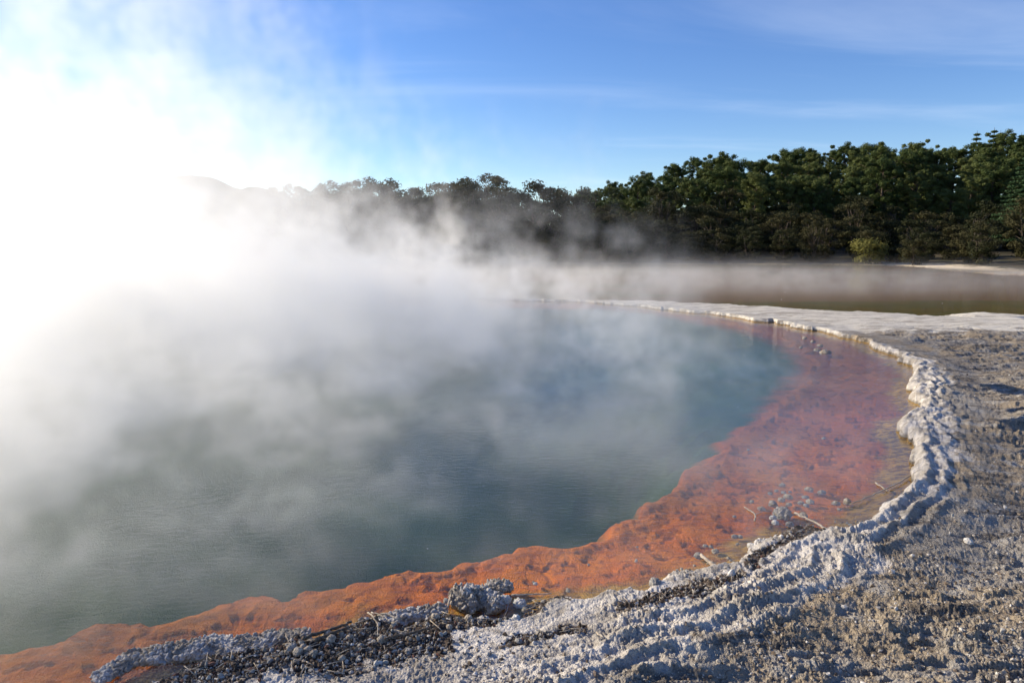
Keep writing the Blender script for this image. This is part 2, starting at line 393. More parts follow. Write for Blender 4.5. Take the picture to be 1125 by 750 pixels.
def leaf_mat(name, c1, c2, c3):
    m, nt = mat_new(name); g = G(nt)
    pos = g.n('ShaderNodeNewGeometry', out='Position'); rnd = g.n('ShaderNodeObjectInfo', out='Random')
    a = g.noise(pos, .35, 3, .6); b2 = g.noise(pos, 2.2, 3, .6)
    c = g.mix(g.rng(g.add(a, g.mul(g.sub(rnd, .5), .5)), .3, .7), c1, c2); c = g.mix(g.mul(g.rng(b2, .5, .7), .5), c, c3)
    d = g.pbsdf(c, .75, None, .15); t = g.n('ShaderNodeBsdfTranslucent', {0: c})
    g.out(g.n('ShaderNodeMixShader', {0: .22, 1: d, 2: t})); return m
M_pine = leaf_mat('pine_needles', (.055, .078, .022), (.110, .130, .040), (.07, .09, .026))
M_scrub = leaf_mat('scrub_leaves', (.028, .032, .012), (.055, .050, .020), (.035, .045, .015))
M_olive = leaf_mat('olive_leaves', (.16, .15, .04), (.20, .17, .05), (.12, .12, .03))
M_conifer = leaf_mat('conifer_needles', (.045, .085, .035), (.06, .10, .045), (.04, .07, .03))

# ---------------------------------------------------------------- ground sheet
az_d = np.linspace(-41, 41, 1250); az_c = np.concatenate([np.linspace(-180, -42, 60), az_d, np.linspace(42, 180, 60)[:-1]])
t_ = np.concatenate([np.linspace(3/.6, 1.36, 40)[:-1], np.linspace(1.36, .20, 680)[:-1], np.linspace(.20, .048, 420)])
rad = np.concatenate([CAM_H/t_, np.geomspace(64, 240, 130), np.geomspace(270, 9000, 20)])
AZ, RD = np.meshgrid(np.radians(az_c), rad)
X = (np.sin(AZ)*RD).ravel(); Y = (np.cos(AZ)*RD).ravel()
Z, MK = fields(X, Y)
nr, na = RD.shape
i0 = np.arange(nr-1)[:, None]*na; j = np.arange(na)[None, :]; jn = (j+1) % na
F = np.stack([i0+j, i0+jn, i0+na+jn, i0+na+j], -1).reshape(-1, 4)[:, ::-1]
V = np.stack([X, Y, Z], 1)
V = np.vstack([V, [0, 0, float(Z[:na].mean())]])
c0 = len(V)-1
me = mesh_np('ground', V, F)
for k, m in MK.items():
    a = me.attributes.new(k, 'FLOAT', 'POINT'); a.data.foreach_set('value', np.append(m, m[0]).astype(np.float32))
ground = link('ground', me, M_ground); tag(ground, kind='structure')
if ground.data.polygons[0].normal.z < 0: ground.data.flip_normals()

def sheet(name, x0, x1, y0, y1, z, mat, poly):
    me = bpy.data.meshes.new(name)
    me.from_pydata([(p[0], p[1], z) for p in poly], [], [list(range(len(poly)))]); me.update()
    if me.polygons[0].normal.z < 0: me.flip_normals()
    return tag(link(name, me, mat), kind='structure')
# water levels: the sheets run under the shore, which stands above them
pool_poly = [(-46,-1),(6,1.5),(9,6),(12,10),(12.6,20),(9,28),(5,35.05),(0,35.3),(-22,37.3),(-46,37)]
sheet('pool_water', 0, 0, 0, 0, 0.0, M_water, pool_poly)
lake_poly = [(5,33.9),(14,27.4),(19,24.0),(80,24),(90,60),(70,97),(-70,97),(-70,38.5),(-22,37.4),(0,35.4)]
sheet('lake_water', 0, 0, 0, 0, -0.002, M_lake, lake_poly)

# far mountain
def ridge(name, pts, y, depth, seed):
    xs = np.linspace(pts[0][0], pts[-1][0], 220); hs = np.interp(xs, [p[0] for p in pts], [p[1] for p in pts])
    vs = np.linspace(-1, 1, 40); XX, VV = np.meshgrid(xs, vs)
    HH = hs[None, :]*np.cos(VV*math.pi/2)**1.2
    HH = HH*(1+.10*(fbm2(XX*.008, VV*3, 4, seed)-.5)*2) + (fbm2(XX*.03, VV*8, 3, seed+4)-.5)*4*(HH > 2) - 4
    V = np.stack([XX.ravel(), (y+VV*depth + (fbm2(XX*.003, VV, 2, seed+8)-.5)*100).ravel(), HH.ravel()], 1)
    n, m = XX.shape; i0 = np.arange(n-1)[:, None]*m; j = np.arange(m-1)[None, :]
    F = np.stack([i0+j, i0+j+1, i0+m+j+1, i0+m+j], -1).reshape(-1, 4)
    return tag(link(name, mesh_np(name, V, F), M_hill), kind='structure')
S = 1500/750
def mp_(u, v): return ((u-562.5)*S, 3+(265-v)*S)
ridge('hills', [(-1500, 60), mp_(-60,160), mp_(0,168), mp_(60,182), mp_(120,205), mp_(170,214), mp_(195,197), mp_(215,192), mp_(240,193), mp_(260,202), mp_(278,208), mp_(292,206), mp_(305,207), mp_(330,217), mp_(380,240), mp_(450,255), mp_(560,263)], 1500, 300, 5)

# ---------------------------------------------------------------- trees
def leaves_np(centers, radii, flat, per, size, r_):
    """leaf sized quads lying on the surfaces of many puffs"""
    C = np.repeat(centers, per, 0); Rr = np.repeat(radii, per)
    n = len(C); dv = r_.normal(size=(n, 3)); dv /= np.linalg.norm(dv, axis=1)[:, None]
    rr = Rr*(r_.uniform(.45, 1.22, n))
    off = dv*rr[:, None]; off[:, 2] *= flat
    p = C+off
    nrm = dv + r_.normal(size=(n, 3))*.45; nrm /= np.linalg.norm(nrm, axis=1)[:, None]
    t = np.cross(nrm, r_.normal(size=(n, 3))); t /= np.linalg.norm(t, axis=1)[:, None]; b = np.cross(nrm, t)
    s = size*r_.uniform(.6, 1.35, n)[:, None]
    V = np.stack([p-t*s, p-b*s*.45, p+t*s, p+b*s*.5], 1).reshape(-1, 3)
    return V, np.arange(len(V)).reshape(-1, 4)
def tube_np(pts, rads, k=7):
    pts = np.asarray(pts, float); V = []; F = []
    for i, (p, r_) in enumerate(zip(pts, rads)):
        d = pts[min(i+1, len(pts)-1)]-pts[max(i-1, 0)]; d /= np.linalg.norm(d)+1e-9
        a = np.cross(d, [0.31, 0.2, 0.93] if abs(d[2]) < .9 else [1, 0, 0]); a /= np.linalg.norm(a); b = np.cross(d, a)
        for j in range(k):
            an = 2*math.pi*j/k; V.append(p+r_*(a*math.cos(an)+b*math.sin(an)))
    for i in range(len(pts)-1):
        for j in range(k):
            F.append((i*k+j, i*k+(j+1) % k, (i+1)*k+(j+1) % k, (i+1)*k+j))
    m = len(pts)-1
    V.append(pts[0]); V.append(pts[-1]); a0 = len(V)-2; a1 = len(V)-1
    for j in range(k):
        F.append((a0, (j+1) % k, j, j)); F.append((a1, m*k+j, m*k+(j+1) % k, m*k+(j+1) % k))
    return np.array(V), F
def tubes_mesh(name, tubes):
    verts = []; faces = []; o = 0
    for V, F in tubes:
        verts.extend(V.tolist())
        for f in F:
            f = list(dict.fromkeys(f)); faces.append([o+i for i in f])
        o += len(V)
    me = bpy.data.meshes.new(name); me.from_pydata(verts, [], faces); me.update()
    me.polygons.foreach_set('use_smooth', [True]*len(me.polygons))
    return me
def make_pine(seed, H=13, W=3.4):
    r_ = np.random.default_rng(seed); c = []; rd = []; tubes = []
    lean = r_.normal(size=2)*.4
    trunk = [np.array([lean[0]*t, lean[1]*t, H*.93*t]) for t in np.linspace(0, 1, 7)]
    tubes.append(tube_np([p-np.array([0, 0, .4 if i == 0 else 0]) for i, p in enumerate(trunk)], np.linspace(.26, .06, 7)))
    nb = 46
    for i in range(nb):
        t = .08+.82*(i/nb); a = i*2.4+r_.uniform(-.5, .5)
        L = W*math.sqrt(max(.14, 1-((t-.50)/.56)**2))*r_.uniform(.65, 1.15)
        z0 = H*t*.95; b0 = np.array([lean[0]*t, lean[1]*t, z0]); e = b0+np.array([math.cos(a)*L, math.sin(a)*L, L*.35+.4])
        tubes.append(tube_np([b0, (b0+e)/2+np.array([0, 0, -.1]), e], [.08, .05, .02], 4))
        for f in (.55, 1.0) if L > 1.2 else (1.0,):
            c.append(b0+(e-b0)*f+r_.normal(size=3)*.25); rd.append(r_.uniform(.42, .88))
    for i in range(6): c.append(np.array([lean[0], lean[1], H*r_.uniform(.80, .91)])+r_.normal(size=3)*[.55, .55, .15]); rd.append(r_.uniform(.75, 1.0))
    return leaves_np(np.array(c), np.array(rd), .74, 200, .165, r_), tubes
def make_scrub(seed, H=6.5, W=2.9, flat=.62, n=38, lo=.05):
    r_ = np.random.default_rng(seed); c = []; rd = []; tubes = []
    for s in range(r_.integers(2, 5)):
        a = r_.uniform(0, 6.28); tip = np.array([math.cos(a)*W*.5, math.sin(a)*W*.5, H*.8]); mid = tip*.45+r_.normal(size=3)*.25
        tubes.append(tube_np([np.array([math.cos(a)*.1, math.sin(a)*.1, -.3]), mid, tip], [.12, .08, .03], 5))
    for i in range(n):
        t = r_.uniform(lo, .96); a = r_.uniform(0, 6.28)
        L = W*math.sqrt(max(.02, 1-((t-.55)/.5)**2))*math.sqrt(r_.uniform(.15, 1))
        c.append(np.array([math.cos(a)*L, math.sin(a)*L, H*t])); rd.append(r_.uniform(.55, 1.05))
        tubes.append(tube_np([np.array([0, 0, H*t*.55]), c[-1]*.96], [.045, .015], 4))
    return leaves_np(np.array(c), np.array(rd), flat, 190, .135, r_), tubes
def make_conifer(seed, H=16, W=4.2, dens=26, tiers=20, size=.17):
    r_ = np.random.default_rng(seed); c = []; rd = []
    tubes = [tube_np([(0, 0, -.4), (0, 0, H*.5), (0, 0, H)], [.3, .17, .02])]
    for i in range(tiers):
        t = (i+.3)/tiers; z = H*(.12+.86*t); L = W*(1-t)**.85+.12; m = max(4, int(13*(1-t)+4)); a0 = r_.uniform(0, 6)
        for j in range(m):
            a = a0+6.283*j/m+r_.uniform(-.15, .15); l = L*r_.uniform(.8, 1.08)
            tubes.append(tube_np([(0, 0, z), (math.cos(a)*l*.9, math.sin(a)*l*.9, z-l*.10)], [.04, .01], 3))
            for f in np.arange(.25, 1.01, .25):
                c.append([math.cos(a)*l*f, math.sin(a)*l*f, z-l*.10*f+.06]); rd.append(.16+.26*l*.25*f+.12)
    return leaves_np(np.array(c), np.array(rd), .38, dens, size, r_), tubes
def tree_proto(data, leafmat):
    (V, F), tubes = data
    cm = mesh_np('crown', V, F, False); cm.materials.append(leafmat)
    tm = tubes_mesh('trunk', tubes); tm.materials.append(M_bark)
    return cm, tm
def plant(name, proto, x, y, s, rz, label, cat, group=None, sz=None, cname='crown', tname='trunk'):
    z = ground_z_cached(x, y)
    o = empty(name, (x, y, z-.05), rz); o.scale = (s, s, s*(sz or 1))
    tag(o, label, cat, group)
    for nm, me in ((cname, proto[0]), (tname, proto[1])):
        ch = bpy.data.objects.new(nm, me); col.objects.link(ch); ch.parent = o
    return o
_gz = {}
def ground_z_cached(x, y):
    return ground_z(x, y)

pines = [tree_proto(make_pine(100+i, 12+i*.5, 3.0+.25*(i % 3)), M_pine) for i in range(6)]
scrubs = [tree_proto(make_scrub(200+i, 5.6+.4*i, 2.5+.2*(i % 3), .62), M_scrub) for i in range(6)]
PL, PG = 'rounded green pine in the wood on the hill behind the lake', 'pines on the hill behind the lake'
PLs = ['rounded green pine low on the hill, rising straight above the brown scrub', 'rounded green pine in the middle of the wood on the hill', 'rounded green pine at the back of the wood, its top on the skyline']
PGs = ['pines above the scrub', 'pines in the middle of the wood', 'pines along the skyline']
SLs = ['low dark scrub tree at the far waterline with its foliage near the water', 'dark brown green scrub tree in the middle of the slope behind the waterline trees', 'taller dark scrub tree high on the slope at the foot of the pines', 'dark scrub tree left of the pine wood, veiled by drifting steam']
SGs = ['scrub trees at the far waterline', 'scrub trees in the middle of the slope', 'scrub trees at the foot of the pines', 'scrub trees veiled by steam']
SL, SG = 'dark brown green scrub tree on the slope between the far shore and the pines', 'scrub trees along the far shore'
r2 = np.random.default_rng(33)
k = 0
for row, yy in enumerate((126, 134, 143, 153, 164)):
    x = 12 + row*1.0 if row < 3 else 15+row
    x1 = 108+row*6
    while x < x1:
        f = np.clip((x-10)/40, 0, 1)
        s = (.56+.34*f)*r2.uniform(.86, 1.16)
        plant('pine_tree', pines[k % 6], x+r2.uniform(-1, 1), yy+r2.uniform(-2.5, 2.5), s, r2.uniform(0, 6.28), *((PLs[0], 'tree', PGs[0]) if row < 2 else (PLs[1], 'tree', PGs[1]) if row < 4 else (PLs[2], 'tree', PGs[2])), r2.uniform(.9, 1.12)); k += 1
        x += r2.uniform(4.6, 6.4)+row*.25
n_p = k; k = 0
for row, (yy, s0) in enumerate(((97, .66), (101.5, .80), (107, .95), (113, 1.02), (119, 1.05))):
    x = -31-row*1.2
    while x < 88+row*3:
        y_ = max(58, yy - max(0, x-40)*(1.3, 1.15, .9, .5, .2)[row])
        if not (row == 0 and x < -24) and not (abs(x-46) < 3.4 and y_ < 91):
            left = 1.25 if x < -2 else 1.12 if x < 8 else 1.0
            plant('scrub_tree', scrubs[k % 6], x+r2.uniform(-.9, .9), y_+r2.uniform(-1.5, 1.5), s0*left*r2.uniform(.82, 1.2), r2.uniform(0, 6.28), SLs[q_ := 3 if x < 6 else 0 if row == 0 else 1 if row < 3 else 2], 'tree', SGs[q_], r2.uniform(.85, 1.12)); k += 1
        x += r2.uniform(3.3, 4.6)*(1+.06*row)
print('pines', n_p, 'scrub', k)
# tall dark scrub trees to the left, each with its own outline above the steam
tall = [(-9.6,101,1.58,'flat topped dark tree rising above its neighbours behind the steam'),
        (-2.0,103,1.55,'dense dark tree right of the flat topped one'),
        (4.5,106,1.68,'dark bushy tree where the skyline starts to climb to the right'),
        (-14.5,102,1.40,'low rounded tree just left of the flat topped one'),
        (-6.2,105,1.30,'small dark tree between the flat topped tree and the dense one'),
        (9.5,110,1.62,'broad dark tree at the left foot of the pine wood')]
for i, (x, y, s, lb) in enumerate(tall):
    plant('broadleaf_tree', tree_proto(make_scrub(300+i, 6.6, 2.3 if i else 2.2, .34 if i == 0 else .5, 30 if i else 22, 0.16 if i else .26), M_scrub), x, y, s, i, lb, 'tree', sz=1.0 if i else 1.12)
for i in range(14):
    plant('scrub_tree', scrubs[i % 6], -29+i*2.3+r2.uniform(-.6, .6), 106+r2.uniform(-1.5, 2), 1.50*r2.uniform(.92, 1.1), r2.uniform(0, 6.28), 'tall dark scrub tree forming the back row of the skyline behind the steam', 'tree', 'back row of the scrub behind the steam')
for i, x in enumerate(np.linspace(-30, -17, 5)):
    plant('broadleaf_tree', tree_proto(make_scrub(320+i, 6.4, 2.4, .5, 26), M_scrub), x, 100+(i % 2)*3, 1.46-(.05*i % .1), i*1.3, ['leftmost tree of the far shore, standing where the mountain slope comes down', 'second tree from the left end of the far shore wood', 'third tree from the left end of the far shore wood, in the steam', 'fourth tree from the left end of the far shore wood, in the steam', 'fifth tree from the left, near the dip in the steamy skyline'][i], 'tree')
bp = px(960, 291)
plant('waterside_bush', tree_proto(make_scrub(400, 2.6, 1.7, .6, 26, .12), M_olive), bp[0], bp[1]+1.6, 1.15, 0, 'yellow olive bush overhanging the far waterline', 'bush', tname='stem', cname='foliage')
plant('waterside_bush', tree_proto(make_scrub(401, 1.8, 1.6, .6, 20, .12), M_scrub), bp[0]+4.6, bp[1]+2.2, 1.0, 0, 'low brown bush on the far shore right of the yellow olive bush', 'bush', tname='stem', cname='foliage')
plant('conifer_tree', tree_proto(make_conifer(500, 15.5, 4.8), M_conifer), 78.2, 106, 1.0, 0, 'tall layered conifer at the right edge of the wood', 'tree')
for i in range(11):
    plant('spire_tree', (pr := tree_proto(make_conifer(510, 12, 1.9, 12, 14, .22), M_pine)) if i == 0 else pr, 123+i*2.5+r2.uniform(-.6, .6), 186+r2.uniform(-3, 3), 1.50+r2.uniform(-.10, .12)+.01*i, i, 'thin pointed conifer top on the skyline at the right', 'tree', 'pointed conifers on the skyline')

# ---------------------------------------------------------------- sinter stones, ledges and driftwood
def ico(sub):
    bm = bmesh.new(); bmesh.ops.create_icosphere(bm, subdivisions=sub, radius=1)
    V = np.array([v.co[:] for v in bm.verts]); F = np.array([[v.index for v in f.verts] for f in bm.faces]); bm.free(); return V, F
ICO = {s: ico(s) for s in (1, 2, 3, 4, 5)}
def stone_mesh(name, sx, sy, sz, seed, knob=.018, kamp=.012, sub=4, boxy=0.0):
    V, F = ICO[sub]; V = V.copy(); r_ = np.random.default_rng(seed); o = r_.uniform(0, 90, 3)
    if boxy: V = np.sign(V)*np.abs(V)**(1-boxy); 
    N = V/np.linalg.norm(V, axis=1)[:, None]
    lump = fbm2(N[:, 0]*1.3+o[0]+N[:, 2], N[:, 1]*1.3+o[1]-N[:, 2]*.7, 3, seed % 50)
    V = V*(.75+.55*lump)[:, None]*np.array([sx, sy, sz])
    q = V/knob+o; k = 1-np.clip(vor3(q[:, 0], q[:, 1], q[:, 2], 3), 0, 1)
    q2 = V/(knob*.42)+o; k2 = 1-np.clip(vor3(q2[:, 0], q2[:, 1], q2[:, 2], 6), 0, 1)
    V = V+N*(k*kamp+k2*kamp*.35)[:, None]
    V[:, 2] = np.maximum(V[:, 2], -sz*.6)
    return mesh_np(name, V, F)
def size_at(u, v): 
    x, y = px(u, v); return math.hypot(x, y)/750*1.03
SH, SHG = 'small knobbly pale stone standing in the orange shallows', 'small stones in the orange shallows'
stones = [ # u, v, width px, height ratio, mat, label
 (859.5,531,6,.6,'s',None),(889,536,9,.45,'s',None),(903,539,8,.45,'s',None),(846,540,5,.5,'g',None),(853,537,5,.5,'g',None),(861,539,5,.6,'g',None),(868,538,4,.6,'g',None),
 (866,544,9,.5,'s',None),(858.5,547,8,.45,'s',None),(885,544,7,.45,'g',None),(849,552,10,.75,'g','knobbly grey stone in the shallows left of a row of low stones'),
 (867,552,6,.6,'s',None),(890,549,9,.4,'s',None),(880,550,6,.5,'s',None),(886,553,6,.5,'g',None),(919,551,8,.5,'s',None),(931,550,7,1.0,'s','upright pale stone farthest right in the orange shallows'),
 (922,557,5,.5,'s',None),(836.5,557,8,.55,'s',None),(826,549,5,.6,'s',None),(807,565,4,.8,'s',None),(860,563,20,.45,'g','largest knobbly grey clump in the right hand shallows beside the forked twig'),
 (849,567,7,.7,'w','pale rounded stone against the left foot of the knobbly clump'),(852,572,8,.6,'w','pale flat stone just below the rounded one at the knobbly clump'),(868,574,8,.7,'g','grey stone in front of the knobbly clump'),
 (883,564,9,.5,'s','stone at the upper end of the pale stick'),(807,587,7,.6,'s',None),(813,587,6,.6,'s',None),(810,595,4,.7,'s',None),(825,598,7,1.0,'w','white round stone at the water edge below the shallows'),
 (775,597,6,.5,'s',None),(781,598,5,.55,'s',None),(786,603,9,.5,'s',None),(768,608.5,10,.65,'g','knobbly stone at the far end of the short white stick'),(800,610,4,.7,'s',None),(803,613,3,.7,'s',None),
 (749,622,4,.6,'s',None),(754,625,7,.6,'s',None),(765.5,627,6,.7,'s',None),(744,623,3,.6,'s',None),(763,618,3,.6,'s',None),(778,616,3,.6,'s',None),(900,584,10,.7,'w','white stone beside the lower end of the pale stick'),
 (803,653,9,1.0,'w','pointed pale stone in the gravel gully on the bank'),(838,634,8,.9,'g','grey pointed stone in the gravel behind the white bank'),(699,613,4,.8,'w','single pale pebble alone on the orange shelf'),(718,645,4,.8,'s',None),
 (719,655,15,.65,'g','blocky knobbly stone in a notch of the white bank'),(588,638,5,.6,'w',None),(624,645,6,.6,'s',None),
 (554,656,16,.5,'w','pale block at the right end of the knobbly sinter mass'),(571,660,16,.45,'w','flat pale slab right of the pale block'),(530.5,681,17,.62,'w','rounded pale stone below the knobbly sinter mass'),
 (567,695,11,.55,'w','cream stone at the top corner of the white bank'),(515,674,6,.7,'g',None),(490.5,657,8,.7,'g','small knobbly stone left of the knobbly sinter mass'),
 (235,731,14,.6,'w','pale lumpy stone below the long left ledge'),(222,732,9,.8,'w','small pale stone between two others below the long left ledge'),(213,733,9,.6,'s','leftmost of three stones below the long left ledge'),(205,741,10,.45,'s','low stone near the bottom edge left of the three stones'),
 (905,480,4,.6,'s',None),(822,492,3,.6,'s',None),(884,371,5,.5,'s',None),(893,375,5,.5,'s',None),(901,379,6,.4,'s',None),(907,387,11,.4,'s','low crusty stone in the shallows near the far rim'),(898,384,7,.4,'s',None),(880,381,4,.5,'s',None),
 (700,598,3,.6,'s',None),(586,636,3,.6,'s',None),(647,617,3,.6,'s',None),(1062,608,9,.5,'w','small pale stone lying on the grey crust right of the rim'),
 (978,649,6,.7,'w','small cream stone below a dark edge of the crust'),
]
mats = {'s': M_sinter, 'g': M_grey, 'w': M_white}
for i, (u, v, wpx, hr, m, lb) in enumerate(stones):
    s = size_at(u, v)*wpx*.41; x, y = px(u, v)
    me = stone_mesh('stone', s*1.05, s*.8, s*hr*1.1, 900+i, max(.012, s*.36), max(.006, s*.34), 5 if wpx > 12 else 4 if wpx > 5 else 3)
    zg = ground_z(x, y); z = max(zg, -.03 if zg < 0 else zg)
    o = link('sinter_stone', me, mats[m], None, (x, y, z+s*hr*.35)); o.rotation_euler[2] = i*1.7
    inwater = zg < 0
    if lb: tag(o, lb, 'stone')
    elif v < 400: tag(o, 'tiny crusty stone in the far orange shallows close under the far rim', 'stone', 'tiny stones under the far rim')
    elif u > 815 and v < 580: tag(o, 'small crusted stone scattered round the knobbly clump in the right hand shallows', 'stone', 'small stones round the knobbly clump')
    elif u > 735 and v > 580: tag(o, 'small crusted stone in the orange shallows round the short white stick', 'stone', 'small stones round the short white stick')
    else: tag(o, 'lone small stone on the open part of the orange shelf', 'stone', 'lone stones on the orange shelf')

dk = np.random.default_rng(21); nk = 0
while nk < 26:
    u, v = dk.uniform(215, 600), dk.uniform(664, 748); x, y = px(u, v); zz_, mk_ = fields(np.array([x]), np.array([y]))
    if mk_['m_debris'][0] < .7: continue
    s = dk.uniform(.013, .030); o = link('crusted_stone', stone_mesh('stone', s*1.1, s*.85, s*.8, 1500+nk, s*.36, s*.34, 4), M_sinter if nk % 3 else M_grey, None, (x, y, float(zz_[0])+s*.5)); o.rotation_euler[2] = dk.uniform(0, 6)
    tag(o, 'knobbly crusted stone half buried in the dark gravel at the near water edge', 'stone', 'crusted stones in the near gravel'); nk += 1

def ledge(name, pts, widths, hts, seed, mat, label, knob=.026, kamp=.026, hf=.52):
    """a crusty bank of sinter following a line of ground points"""
    A = np.array([px(u, v) for u, v in pts]); n = 420; m = 64
    L = np.concatenate([[0], np.cumsum(np.linalg.norm(np.diff(A, axis=0), axis=1))]); tt = np.linspace(0, L[-1], n)
    cx = np.interp(tt, L, A[:, 0]); cy = np.interp(tt, L, A[:, 1]); w_ = np.interp(tt, L, widths); h_ = np.interp(tt, L, hts)
    end = np.sqrt(np.clip(np.minimum(tt, L[-1]-tt)/(.5*w_.mean()), 0, 1)); w_ = w_*end; h_ = h_*end
    gx = np.gradient(cx); gy = np.gradient(cy); l = np.hypot(gx, gy); nx = -gy/l; ny = gx/l
    a = np.linspace(0, 2*math.pi, m, endpoint=False)
    wob = .35+1.3*fbm2(tt[:, None]*9+np.cos(a)[None]*.8, np.sin(a)[None]*1.8+seed, 4, seed)
    Xo = cx[:, None]+nx[:, None]*np.cos(a)[None]*w_[:, None]*wob; Yo = cy[:, None]+ny[:, None]*np.cos(a)[None]*w_[:, None]*wob
    Zo = np.sin(a)[None]*h_[:, None]*np.where(np.sin(a) > 0, 1, .5)[None]*wob
    N = np.stack([nx[:, None]*np.cos(a)[None], ny[:, None]*np.cos(a)[None], np.sin(a)[None]+0*tt[:, None]], -1).reshape(-1, 3)
    V = np.stack([Xo, Yo, Zo], -1).reshape(-1, 3)
    q = V/knob; k1 = 1-np.clip(vor3(q[:, 0], q[:, 1], q[:, 2], 3), 0, 1); q = V/(knob*.4); k2 = 1-np.clip(vor3(q[:, 0], q[:, 1], q[:, 2], 8), 0, 1)
    e = np.repeat(end, m)
    V = V+N*((k1*kamp+k2*kamp*.4)*e)[:, None]; V[:, 2] = np.maximum(V[:, 2]*np.where(V[:, 2] > 0, hf, 1), -.12)
    i0 = np.arange(n-1)[:, None]*m; j = np.arange(m)[None, :]; jn = (j+1) % m
    F = np.stack([i0+j, i0+jn, i0+m+jn, i0+m+j], -1).reshape(-1, 4)
    # crusted grains grown onto the bank
    r_ = np.random.default_rng(seed); V0, F0 = ICO[1]; ng_ = int(L[-1]*900)
    ix = r_.integers(4*m, (n-4)*m, ng_); ix = ix[V[ix, 2] > -.01]; ng_ = len(ix); sz = r_.uniform(.005, .019, ng_)
    GV = V0[None]*(1+r_.normal(size=(ng_, 12))*.2)[..., None]*sz[:, None, None]*r_.uniform(.7, 1.4, (ng_, 1, 3)) + (V[ix]+N[ix]*(sz*.35)[:, None])[:, None]
    GF = (F0[None]+(np.arange(ng_)*12)[:, None, None]).reshape(-1, 3)+len(V)
    F = np.vstack([F[:, [0, 1, 2]], F[:, [0, 2, 3]], GF]); V = np.vstack([V, GV.reshape(-1, 3)])
    c = V.mean(0)*[1, 1, 0]; me = mesh_np(name, V-c, F); o = link(name, me, mat, None, tuple(c)); tag(o, label, 'sinter ledge'); return o
M_crust, nt = mat_new('crusted_ledge'); g = G(nt)
pos = g.n('ShaderNodeNewGeometry', out='Position'); nrm = g.n('ShaderNodeNewGeometry', out='Normal')
nfx = g.noise(pos, 24, 4, .6); ngr = g.noise(pos, 110, 3, .6); nbg = g.noise(pos, 5, 3, .5)
c = g.mix(g.rng(nbg, .42, .58), (.50, .48, .46), (.30, .265, .22)); c = g.mix(g.mul(g.rng(nfx, .48, .62), .6), c, (.17, .13, .095)); c = g.mix(g.mul(g.rng(ngr, .52, .66), .5), c, (.55, .52, .46))
g.out(g.pbsdf(c, .9, g.bump(ngr, .7, .01), .2))
ledge('sinter_ledge', [(104,749),(133,730),(160,720),(192,716),(221,713),(262,710),(300,703),(343,697)], [.05,.06,.08,.075,.10,.09,.09,.06], [.03,.045,.04,.05,.085,.045,.045,.04], 3, M_crust, 'long narrow crusty sinter ledge in the orange water at the lower left')
ledge('sinter_ledge', [(414,686),(432,680),(450,677),(470,673),(490,667)], [.04,.07,.075,.07,.04], [.03,.04,.05,.04,.04], 4, M_crust, 'short crusty sinter ledge left of the knobbly mass', .035, .02)
ledge('sinter_mass', [(495,663),(505,660),(520,658),(538,660),(545,672)], [.05,.10,.11,.09,.04], [.05,.10,.11,.08,.04], 5, M_crust, 'big knobbly grey sinter mass standing in the shallows at lower centre', .028, .03, .8)
ledge('sinter_ledge', [(533,648),(548,645),(564,644)], [.05,.08,.03], [.07,.07,.04], 6, M_crust, 'crusty sinter ledge right behind the knobbly mass', .035, .022)
ledge('sinter_ledge', [(830,606),(846,600),(862,598),(880,604)], [.06,.12,.12,.06], [.03,.05,.05,.03], 7, M_white, 'smooth white sinter bank at the water edge below the pale stick', .08, .02)

def stick(pts, r0, r1, mat, label, lift=.012, group=None, name='driftwood_stick', branches=(), seed=0):
    r_ = np.random.default_rng(seed+1)
    def line(ps, ra, rb):
        W = []
        for p in ps:
            x, y = px(p[0], p[1]); z = max(ground_z(x, y), 0.0)+lift+(p[2] if len(p) > 2 else 0); W.append((x, y, z))
        W = np.array(W); t = np.linspace(0, len(W)-1, 5*(len(W)-1)+1)
        Q = np.stack([np.interp(t, np.arange(len(W)), W[:, k]) for k in range(3)], 1)
        Q[1:-1] += r_.normal(size=(len(Q)-2, 3))*[ra*.5, ra*.5, ra*.2]
        rr = np.linspace(ra, rb, len(Q))*r_.uniform(.85, 1.2, len(Q))
        return tube_np(Q, rr, 7)
    T = [line(pts, r0, r1)]+[line(b, r0*.55, r1*.5) for b in branches]
    me = tubes_mesh(name, T); c = np.mean([v.co[:] for v in me.vertices], axis=0)
    me.transform(Matrix.Translation(-Vector(c))); o = link(name, me, mat, None, tuple(c)); tag(o, label, 'driftwood', group); return o
stick([(770,611),(778,618),(784,623),(788,629)], .013, .026, M_wood, 'short thick white stick between a knobbly stone and the bank', .02, seed=1)
stick([(873,565),(886,571),(898,577),(909,583)], .012, .010, M_wood, 'straight pale stick leaning from the knobbly clump to the bank', .02, seed=2)
stick([(818,558),(826,563),(830,566),(829,573)], .008, .008, M_wood, 'forked pale twig in the orange shallows left of the knobbly clump', .012, branches=[[(830,566),(838,562),(847,562)]], seed=3)
stick([(1002,523),(985,534),(965,543),(948,551),(934,556)], .009, .005, M_wood, 'long thin curved stick reaching from the rim over the water', .03, seed=4)
stick([(962,531),(970,537),(975,540)], .012, .008, M_wood, 'short crusted twig lying above the long curved stick', .012, seed=24)
stick([(860,588),(872,589),(884,589)], .010, .006, M_dwood, 'dark stick lying flat in front of the pale stick', .012, seed=25)
stick([(403,692),(420,697),(442,703)], .012, .007, M_wood, 'long pale stick in the dark gravel at lower left', .07, branches=[[(405,694),(411,703),(416,711),(416,724)],[(409,695),(420,701),(430,708)]], seed=5)
stick([(378,701),(386,696),(392,692)], .010, .008, M_wood, 'short pale stick left of the long pale stick', .05, seed=6)
stick([(334,727),(350,720),(368,712),(387,702)], .014, .010, M_dwood, 'long dark crusted branch at the edge of the lower left gravel', .045, seed=7)
